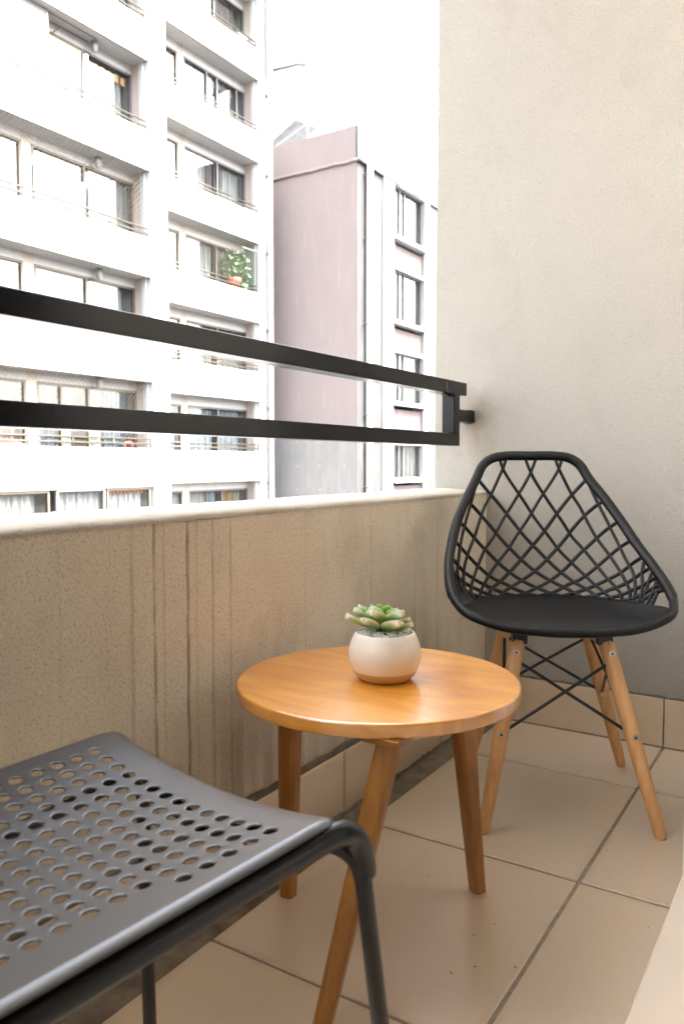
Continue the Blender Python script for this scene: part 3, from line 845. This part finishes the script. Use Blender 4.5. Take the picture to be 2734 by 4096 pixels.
# window walls
def back_wall(t, YB, s, piers, top, mat='reveal'):
    z0 = s-2.47+.14
    for a, b in piers: box('pier', M[mat], (a, b, YB-.012, YB+.2, z0, s), t)
def wallrow(t, YB, s, x0, x1, zt):
    box('lintel', M['white'], (x0, x1, YB-.010, YB+.2, zt, s-.0005), t)
spec = {
 12.64: [((10.76, 13.57), (12.13,), [(10.9, 12.0, 'grey'), (12.2, 13.4, 'cream')], 'dark_frame')],
 10.17: [((10.0, 11.1), (), [(10.0, 11.05, 'board')], 'white_frame'), ((11.2, 13.57), (12.15,), [(12.22, 13.42, 'white')], 'dark_frame')],
 7.66: [((9.2, 10.52), (), [(9.2, 9.9, 'grey'), (9.9, 10.25, 'white'), (10.25, 10.5, 'grey')], 'bronze'), ((10.76, 13.57), (12.13,), [(10.85, 12.05, 'grey'), (12.2, 12.6, 'grey'), (12.6, 13.05, 'paleblue'), (13.05, 13.5, 'grey')], 'bronze')],
 5.19: [((9.2, 10.5), (), [(9.2, 10.42, 'lace')], 'bronze'), ((10.76, 13.57), (12.13,), [(10.84, 11.9, 'white'), (12.2, 13.3, 'cream')], 'bronze')],
 2.73: [((9.2, 10.5), (), [(9.2, 10.3, 'brown')], 'bronze'), ((10.76, 13.57), (11.38, 12.13), [(10.82, 11.32, 'blue'), (11.45, 11.78, 'cream'), (12.2, 12.62, 'white'), (12.72, 13.42, 'blue')], 'bronze')],
 -2.24: [], 15.1: [((10.76, 13.57), (12.13,), [(10.9, 13.4, 'white')], 'bronze')]}
for s in SL[2:]:
    for (xs, ml, cu, fr) in spec[s]:
        z0 = s-2.47+.14; zt = s-.2
        window(wl, xs[0], xs[1], z0, zt, YB, ml, fr, .055, [(a, b, c) for a, b, c in cu])
    window(wl, 5.6, 8.9, s-2.33, s-.2, YB, (7.2,), 'bronze', .055, [(5.8, 8.6, 'white')])
    wallrow(wl, YB, s, 5.0, 13.589, s-.2)
    first = spec[s][0][0] if spec[s] else (5, 5)
    edges = [(5.0, 5.6), (8.9, spec[s][0][0][0])]
    for i, w_ in enumerate(spec[s]):
        nx = spec[s][i+1][0][0] if i+1 < len(spec[s]) else 13.589
        edges.append((w_[0][1], nx))
    back_wall(wl, YB, s, edges, 0)
# lowest row: windows almost flush with the facade
window(wl, 9.0, 10.64, -2.0, .205, 14.06, (), 'bronze', .05, [(9.0, 10.35, 'white')], .05)
window(wl, 10.82, 12.12, -2.0, .205, 14.06, (), 'white_frame', .04, [(10.86, 12.08, 'white')], .05)
window(wl, 12.17, 13.50, -2.0, .205, 14.06, (), 'bronze', .05, [(12.22, 13.3, 'white', .06)], .05)
vl_ = MB()
for i in range(11): vl_.box(12.25+i*.105, 12.31+i*.105, 14.17, 14.18, .07, .14)
vl_.build('curtain_tape', M['terracotta'], wl)
va_ = MB()
for i in range(6): va_.box(12.30+i*.2, 12.43+i*.2, YB+.06, YB+.065, 9.66, 9.84)
va_.build('curtain_valance', M['woodtrim'], wl)
for s in SL[2:6]:
    MB().tube([(13.62, 14.0, s+.11), (13.66, 13.72, s+.07)], .02, 8).build('waterspout', M['tube'], wl, smooth=True)
bnd = box('string_course', M['white'], (13.595, 14.152, 13.985, 14.0, 10.10, 10.17), wl)
SR = [-2.24, .23, 2.73, 5.19, 7.64, 10.12, 12.61, 15.08]
wr, YBR = volume('set_back_apartment_block', 'white rendered apartment block set back between the pillar and the downpipe', 15.65, 14.16, 20.5, SR, 14.8, 19.80, 20.5, -20, 18, None)
specR = {
 15.08: [((15.3, 16.83), (), [(15.4, 16.7, 'grey')], 'dark_frame'), ((17.08, 19.78), (18.4,), [(17.15, 18.3, 'plum'), (18.45, 19.5, 'brown')], 'dark_frame')],
 12.61: [((15.3, 16.83), (), [(15.4, 16.8, 'white')], 'bronze'), ((17.08, 19.78), (18.05, 18.5, 19.4), [(17.1, 18.05, 'white', 12.35, 12.12), (18.5, 19.4, 'white', 12.35, 12.1)], 'dark_frame')],
 10.12: [((15.3, 16.83), (), [(16.2, 16.7, 'cream')], 'bronze'), ((17.08, 19.78), (18.48,), [(17.15, 18.05, 'white'), (18.05, 18.42, 'plum'), (18.52, 18.80, 'plum'), (18.8, 19.65, 'white')], 'dark_frame')],
 7.64: [((15.3, 16.83), (), [(15.4, 16.8, 'white')], 'bronze'), ((17.08, 19.78), (18.4,), [(17.12, 18.35, 'white'), (18.45, 19.3, 'white')], 'bronze')],
 5.19: [((15.3, 16.83), (), [(15.4, 16.8, 'brown')], 'bronze'), ((17.08, 19.78), (18.4,), [(17.12, 18.35, 'lace'), (18.45, 19.7, 'lace')], 'bronze')],
 2.73: [((15.3, 16.83), (), [(15.4, 16.7, 'paleblue')], 'dark_frame'), ((17.08, 19.78), (18.4,), [(17.15, 18.3, 'paleblue'), (18.5, 19.55, 'paleblue')], 'dark_frame')],
 .23: [((15.3, 16.83), (), [(15.4, 16.8, 'white')], 'bronze'), ((17.08, 19.78), (18.55,), [(17.15, 18.0, 'cream'), (18.0, 18.4, 'paleblue'), (18.62, 19.35, 'orange'), (19.4, 19.6, 'cream')], 'dark_frame')]}
for s in SR[1:]:
    zt = s-.26
    for (xs, ml, cu, fr) in specR[s]:
        window(wr, xs[0], xs[1], s-2.33, zt, YBR, ml, fr, .055, cu)
    wallrow(wr, YBR, s, 14.8, 19.799, zt)
    back_wall(wr, YBR, s, [(14.8, 15.3), (16.83, 17.08), (19.78, 19.799)], 0)
box('pilaster', M['white'], (19.745, 19.799, 15.8, 15.92, -2, 18), wr)
dp = MB().tube([(20.13, 15.58, -19), (20.13, 15.58, 18)], .035, 10)
dpo = dp.build('downpipe', M['pipe'], wr, smooth=True)
cp = MB()
for z in (12.2, 9.75, 7.35, 4.95, 2.5, .1): cp.tube([(20.13, 15.58, z), (20.13, 15.58, z+.09)], .052, 10)
cp.build('pipe_collar', M['pipe'], dpo, smooth=True)

# ceiling lamps under the left balconies
def balcony_lamp(x, y, z, label):
    t = thing('balcony_lamp', label, 'lamp', (x, y, z), 0, 'cylindrical lamps under the left balconies')
    MB().lathe([(.0, 0), (.075, 0), (.075, -.13), (.066, -.14), (.066, -.20), (.05, -.215), (0, -.215)], (x, y, z), 20).build('housing', M['white_frame'], t, smooth=True)
    MB().lathe([(0, -.2155), (.045, -.217), (.045, -.235), (0, -.24)], (x, y, z), 16).build('lens', M['white_frame'], t, smooth=True)
balcony_lamp(12.35, 14.38, 10.17, 'cylindrical ceiling lamp under the highest left balcony, beside the white panel')
balcony_lamp(12.38, 14.38, 7.66, 'cylindrical ceiling lamp above the left window with the zigzag safety net')
balcony_lamp(12.36, 14.38, 5.19, 'cylindrical ceiling lamp just above the top rail, over the cream curtains')
balcony_lamp(12.30, 14.38, 2.73, 'cylindrical ceiling lamp above the blue curtains')

# safety nets
def net(x0, x1, y, z0, z1, label, cell=.09):
    m = MB(); w = x1-x0; h = z1-z0; r = .0022
    k = -h
    while k < w:
        for sg in (1, -1):
            a = max(0, k); b = min(w, k+h)
            if b > a:
                if sg > 0: p, q = (x0+a, y, z0+(a-k)), (x0+b, y, z0+(b-k))
                else: p, q = (x0+a, y, z1-(a-k)), (x0+b, y, z1-(b-k))
                m.tube([p, q], r, 3, caps=False)
        k += cell*1.414
    o = m.build('safety_net', M['netwire']); tag(o, label, 'net', 'safety nets strung across balconies'); return o
net(9.3, 13.53, 14.12, 8.56-2.47, 7.66, 'pale diamond net across the left balcony with the white reflection panels')
net(9.3, 13.53, 14.12, 3.63-2.47, 2.73, 'diamond net across the left balcony with the blue curtains')
net(16.0, 19.7, 15.76, 6.09, 7.64, 'diamond net across the right balcony with the leafy plant')

# things on the balconies
def board(x0, x1, y, z0, z1, label, trim=True):
    t = thing('white_panel', label, 'board', ((x0+x1)/2, y, z0), 0, 'white boards on the left balconies')
    box('panel', CC['board'], (x0, x1, y, y+.03, z0, z1), t)
    if trim:
        m = MB(); m.box(x0-.035, x0-.001, y-.01, y+.04, z0, z1+.03); m.box(x0-.035, x1, y-.01, y+.04, z1+.001, z1+.03)
        m.build('frame', M['woodtrim'], t)
board(11.18, 12.02, 14.45, 7.85, 9.80, 'large white board with thin orange frame on the highest left balcony')
board(10.78, 12.1, 14.50, 5.35, 7.03, 'wide white panel standing in for the bright reflection over the lower half of the netted window', False)  # panel added for the blown-out reflection in the window, not a real board
board(12.2, 12.47, 14.50, 5.35, 7.0, 'narrow white panel standing in for the bright reflection beside the pale blue curtain', False)  # second panel for the same window reflection
pv = thing('privacy_screen', 'tall white privacy screen at the left edge of the highest balcony', 'screen', (10.4, 14.2, 7.8))
box('panel', CC['board'], (9.0, 10.93, 14.20, 14.24, 7.81, 10.16), pv)
box('post', M['white_frame'], (10.935, 10.99, 14.19, 14.25, 7.81, 10.165), pv)
tw = thing('hanging_towel', 'narrow white and pink towel hanging beside the large framed board', 'towel', (12.05, 14.3, 9.8))
MB().grid(lambda u, v: (12.02+u*.16*(.7+.3*math.sin(v*5)), 14.32+.03*math.sin(u*9+v*2), 7.9+v*1.85), 10, 24).build('cloth', M['cloth_white'], tw, smooth=True, solid=.006)
dr = thing('drying_rack', 'ceiling clothes drying rack with hooks on the highest left balcony', 'drying rack', (11.4, 14.3, 10.1))
m = MB()
for y in (14.2, 14.46): m.tube([(10.95, y, 10.12), (12.25, y, 10.12)], .012, 6)
m.build('track', M['tube'], dr, smooth=True)
for x in (11.05, 11.3):
    MB().tube([(x, 14.15, 9.95), (x+.04, 14.5, 9.95), (x+.04, 14.5, 9.80), (x+.04, 14.46, 9.78)], .012, 6).build('hook', M['bronze'], dr, smooth=True)

def plant(name, label, cat, x, y, z, h, rr_, potmat, n=90, seed=1, group=None, lm=None):
    t = thing(name, label, cat, (x, y, z), 0, group); q = random.Random(seed)
    ph = min(.22, h*.35)
    MB().lathe([(0, 0), (rr_*.42, 0), (rr_*.55, ph), (rr_*.48, ph), (0, ph-.02)], (x, y, z), 20).build('pot', potmat, t, smooth=True)
    m = MB()
    for i in range(n):
        a = q.uniform(0, 6.28); hh = ph + (h-ph)*q.random(); r_ = rr_*math.sqrt(q.random())*(.5+.7*math.sin(math.pi*min(1, (hh-ph)/(h-ph)*.8+.15)))
        c = Vector((x+r_*math.cos(a), y+min(r_*math.sin(a), .9), z+hh)); L = q.uniform(.06, .13)*max(.45, h/.8)
        d = Vector((q.uniform(-1, 1), q.uniform(-1, 1), q.uniform(-.6, .8))).normalized(); s_ = d.orthogonal().normalized()
        p = [c, c+d*L*.5+s_*L*.3, c+d*L, c+d*L*.5-s_*L*.3]
        m.add(p, [(0, 1, 2, 3)])
        m.tube([(x, y, z+ph*.8), c], .003, 3, caps=False)
    m.build('foliage', lm or M['green'], t, solid=.002)
    return t
plant('potted_plant', 'large leafy plant in a red pot behind the right balcony railing', 'plant', 18.95, 15.98, 6.22, 1.05, .42, M['terracotta'], 160, 3)
plant('potted_plant', 'small plant in pale green tub at the corner of the netted right balcony', 'plant', 19.45, 15.98, 6.15, .62, .2, M['palegreen'], 60, 5)
yp = plant('potted_plant', 'small pale plant in a bright yellow pot beside the pillar', 'plant', 16.02, 15.92, 6.45, .55, .16, M['yellow'], 40, 8)
plant('potted_flowers', 'red flowering pot on the topmost right balcony ledge', 'plant', 18.1, 15.92, 13.15, .5, .22, M['terracotta'], 50, 9)
plant('potted_flowers', 'green and yellow plant beside the cooler on the topmost right balcony', 'plant', 18.75, 15.92, 13.1, .55, .22, M['yellow'], 60, 10)
plant('potted_flowers', 'small red pot at the corner of the topmost right balcony', 'plant', 19.45, 15.9, 13.0, .38, .16, M['terracotta'], 40, 11)
ac = thing('air_cooler', 'white portable cooler with dark window on the topmost right balcony', 'cooler', (19.45, 16.05, 12.8))
box('body', M['white_frame'], (19.25, 19.68, 15.98, 16.16, 12.76, 13.85), ac, .02)
box('display', M['dark_frame'], (19.36, 19.48, 15.972, 15.9795, 13.52, 13.68), ac)
box('lid', M['palegreen'], (19.24, 19.69, 15.97, 16.17, 13.851, 13.90), ac, .01)
gs = thing('glass_screen', 'greenish glass windbreak at the right end of the netted balcony', 'screen', (19.6, 15.7, 6.1))
box('pane', M['green_glass'], (19.02, 19.70, 15.70, 15.71, 6.1, 7.35), gs)
m = MB(); m.box(19.0, 19.74, 15.685, 15.72, 7.351, 7.40); m.box(19.705, 19.74, 15.685, 15.72, 6.1, 7.35); m.build('frame', M['dark_frame'], gs)
rc_ = thing('red_chair', 'small red plastic chair on the balcony with the blue curtains', 'chair', (13.2, 14.35, .4))
m = MB(); m.box(13.1, 13.36, 14.25, 14.48, .82, .85)
m.build('seat', M['red'], rc_)
MB().tube(bend([(13.11, 14.46, .84), (13.11, 14.48, 1.28), (13.35, 14.48, 1.28), (13.35, 14.46, .84)], .07), .025, 8).build('backrest', M['red'], rc_, smooth=True)
for x in (13.13, 13.33):
    for y in (14.27, 14.46): MB().tube([(x, y, .40), (x, y, .83)], .015, 6).build('leg', M['red'], rc_)
lb = thing('laundry_basket', 'white laundry basket with pink clothes at the far left of the blue-curtain balcony', 'basket', (9.9, 14.3, .4))
MB().lathe([(0, 0), (.2, 0), (.27, .78), (.25, .78), (.0, .7)], (9.95, 14.33, .4), 20).build('basket', M['cloth_white'], lb, smooth=True)
MB().lathe([(0, .86), (.12, .84), (.2, .79), (.22, .74), (0, .7)], (9.95, 14.33, .4), 14).build('clothes', M['red'], lb, smooth=True)

# pink and grey building
k_ = 1.15
def Z(z): return .8+(z-.8)*k_
PX, PY = 18.487*k_, 11.28*k_
ZT, ZL = Z(9.81), Z(8.92)
pb = thing('pink_building', 'pink rendered apartment building with grey window front and white downpipe', 'building', (PX, PY, -20))
box('wall', M['pink'], (PX, PX+.4, PY+.012, 24, Z(1.44), ZL), pb)
box('roof_parapet', M['pink'], (PX-.05, PX+.4, PY+.012, 24, ZL+.001, ZT), pb)
def ledge(u, v):
    y = PY - .06 + u*11
    return (PX-.045-.015*math.sin(math.pi*v), y, ZL - .06 + .08*v + .03*mnoise.noise(Vector((y*2.5, 0, 0))))
MB().grid(ledge, 160, 4).build('ledge', M['pink'], pb, smooth=True, solid=.02)
box('concrete_base', M['concrete'], (PX, PX+.4, PY+.012, 24, -20, Z(1.44)-.001), pb)
XB = 19.889*k_; XF0, XF1 = 20.0*k_, 22.85*k_
box('grey_wall', M['greyr'], (PX+.001, XB, PY, PY+.4, -20, ZL), pb)
box('grey_parapet', M['greyr'], (PX-.04, PX+14, PY-.05, PY+.4, ZL+.002, ZT-.002), pb)
box('grey_wall', M['greyr'], (XF1+.03, PX+14, PY, PY+.4, -20, ZL), pb)
MB().tube([(PX-.05, PY-.07, ZL-.01), (XB, PY-.07, ZL-.03)], .035, 8).build('ledge', M['greyr'], pb, smooth=True)
wx0, wx1 = 20.53*k_, 22.50*k_
wins = [(8.90, 7.42), (6.48, 4.98), (4.06, 2.60), (1.33, .30), (-1.1, -2.6)]
m = MB(); m.box(XB+.002, wx0, PY-.05, PY+.4, -20, ZL-.03); m.box(wx1, XF1, PY-.05, PY+.4, -20, ZL-.03)
m.build('window_surround', M['surround'], pb)
prev = ZL-.03
for (a, b) in wins:
    za, zb = Z(a), Z(b)
    if prev - za > .35:
        box('spandrel_panel', M['pinkpanel'], (wx0, wx1, PY+.06, PY+.3, za+.12, prev-.12), pb)
        box('window_head', M['white'], (wx0, wx1, PY-.04, PY+.3, za, za+.119), pb)
    else:
        box('window_head', M['white'], (wx0, wx1, PY-.04, PY+.3, za, prev), pb)
    wd = window(pb, wx0+.002, wx1-.002, zb, za-.001, PY+.12, ((wx0+wx1)/2-.15, (wx0+wx1)/2-.5), 'slim_frame', .05, [(wx0+.35, wx1-.1, 'grey')], .06)
    box('window_sill', M['white'], (wx0-.06, wx1+.04, PY-.17, PY+.2, zb-.13, zb-.001), wd)
    prev = zb-.13
box('room_back', M['room'], (XB+.1, XF1-.05, PY+1.5, PY+1.6, -20, ZL-.1), pb)
px_ = 19.0*k_
dp2 = MB().tube([(px_, PY-.12, -19), (px_, PY-.12, ZL+.02)], .11, 16).build('downpipe', M['white'], pb, smooth=True)
cc_ = MB()
for z in (ZL-.35, Z(6.9), Z(4.6), Z(2.1), Z(.1)): cc_.tube([(px_-.18, PY-.02, z), (px_-.18, PY-.17, z), (px_+.15, PY-.17, z)], .02, 6)
cc_.build('pipe_collar', M['pipe'], dp2)
box('roof', M['corr'], (PX+.401, PX+14, PY+.401, 23.9, ZT-.9, ZT-.7), pb)
box('rear_block', M['greyr'], (PX+.401, PX+14, PY+1.7, 23.9, -20, ZT-.91), pb)

# roof clutter
rv = thing('roof_vent', 'white louvred roof vent above the pink wall', 'vent', (24.3, 17.85, 11))
box('shaft', M['white'], (24.1, 24.7, 17.45, 18.2, 10.6, 12.9), rv)
MB().add([(23.95, 17.3, 13.3), (23.95, 18.35, 13.3), (24.6, 18.35, 14.0), (24.6, 17.3, 14.0), (24.6, 17.3, 13.3), (24.6, 18.35, 13.3)], [(0, 1, 2, 3), (0, 3, 4), (1, 5, 2), (0, 4, 5, 1), (3, 2, 5, 4)]).build('hood', M['white'], rv)
for i in range(5): box('louvre', M['corr'], (23.93+.13*i, 23.97+.13*i, 17.32, 18.33, 13.36+.14*i, 13.39+.14*i), rv)
rs = thing('roof_shed', 'grey corrugated metal lean-to on the roof beside the white block', 'shed', (23.3, 17.2, 11))
def corr(u, v):
    y = 16.2+u*2.3
    return (22.6+v*1.4, y, 12.55-u*1.0+v*.2+.03*math.sin(y*60))
MB().grid(corr, 180, 4).build('sheet_roof', M['corr'], rs, smooth=True, solid=.01)
box('shed_wall', M['corr'], (23.4, 23.6, 16.3, 18.3, 10.6, 11.4), rs)
rr3 = thing('roof_rail', 'thin white handrail on top of the pink building', 'railing', (21.5, 16, 11))
MB().tube([(21.5, 16.3, 11.30), (21.5, 15.0, 11.75), (21.5, 14.98, 11.0)], .03, 6).build('handrail', M['white'], rr3, smooth=True)
bf = thing('roof_billboard', 'white panel in a thin grey tube frame jutting from the white block', 'billboard', (20.5, 15.6, 13))
box('panel', M['white'], (20.50, 20.53, 14.36, 15.64, 13.02, 17.5), bf)
MB().tube([(20.48, 15.6, 13.18), (20.48, 14.60, 13.10), (20.48, 14.33, 12.99), (20.48, 14.33, 17.5)], .02, 6).build('frame', M['slim_frame'], bf, smooth=True)
MB().tube([(20.48, 15.6, 12.90), (20.48, 14.85, 12.94), (20.48, 14.36, 12.98)], .02, 6).build('frame', M['slim_frame'], bf, smooth=True)

# ================================================================== light, sky, camera
EL, AZ = 52, -62          # sun elevation; direction TO the sun, degrees from +X in the XY plane
d = Vector((math.cos(R(EL))*math.cos(R(AZ)), math.cos(R(EL))*math.sin(R(AZ)), math.sin(R(EL))))
sl = bpy.data.lights.new('sun', 'SUN'); sl.energy = .6; sl.angle = R(12); sl.color = (1, .98, .95)
so = bpy.data.objects.new('sun', sl); col.objects.link(so); so.rotation_euler = d.to_track_quat('Z', 'Y').to_euler()
wd = bpy.data.worlds.new('World'); scene.world = wd; wd.use_nodes = True; nt = wd.node_tree
sky = nt.nodes.new('ShaderNodeTexSky'); sky.sky_type = 'NISHITA'; sky.sun_disc = False
sky.sun_elevation = R(EL); sky.sun_rotation = math.atan2(d.x, d.y)
sky.air_density = 1.0; sky.dust_density = 6.0; sky.ozone_density = .3; sky.altitude = 100
hs = nt.nodes.new('ShaderNodeHueSaturation'); hs.inputs['Saturation'].default_value = .4   # bright overcast: nearly colourless sky
nt.links.new(sky.outputs[0], hs.inputs['Color']); nt.links.new(hs.outputs[0], nt.nodes['Background'].inputs['Color']); nt.nodes['Background'].inputs['Strength'].default_value = .15

cam = bpy.data.cameras.new('camera'); co = bpy.data.objects.new('camera', cam); col.objects.link(co)
cam.sensor_fit = 'VERTICAL'; cam.sensor_height = 36; cam.sensor_width = 24
cam.lens = 36*3140/4096; cam.clip_start = .02; cam.clip_end = 1500
co.location = (0, 0, .8)
yaw, pitch = R(32.4428), R(3.6263)
fwd = Vector((math.cos(yaw)*math.cos(pitch), math.sin(yaw)*math.cos(pitch), -math.sin(pitch)))
co.rotation_euler = fwd.to_track_quat('-Z', 'Y').to_euler()
cam.dof.use_dof = True; cam.dof.focus_distance = 1.75; cam.dof.aperture_fstop = 7.1
scene.camera = co
scene.view_settings.view_transform = 'Standard'; scene.view_settings.look = 'None'
scene.view_settings.gamma = 1; scene.view_settings.exposure = 4.12
scene.cycles.max_bounces = 10; scene.cycles.diffuse_bounces = 6; scene.cycles.transparent_max_bounces = 12
scene.cycles.caustics_reflective = False; scene.cycles.caustics_refractive = False
scene.cycles.sample_clamp_indirect = 8
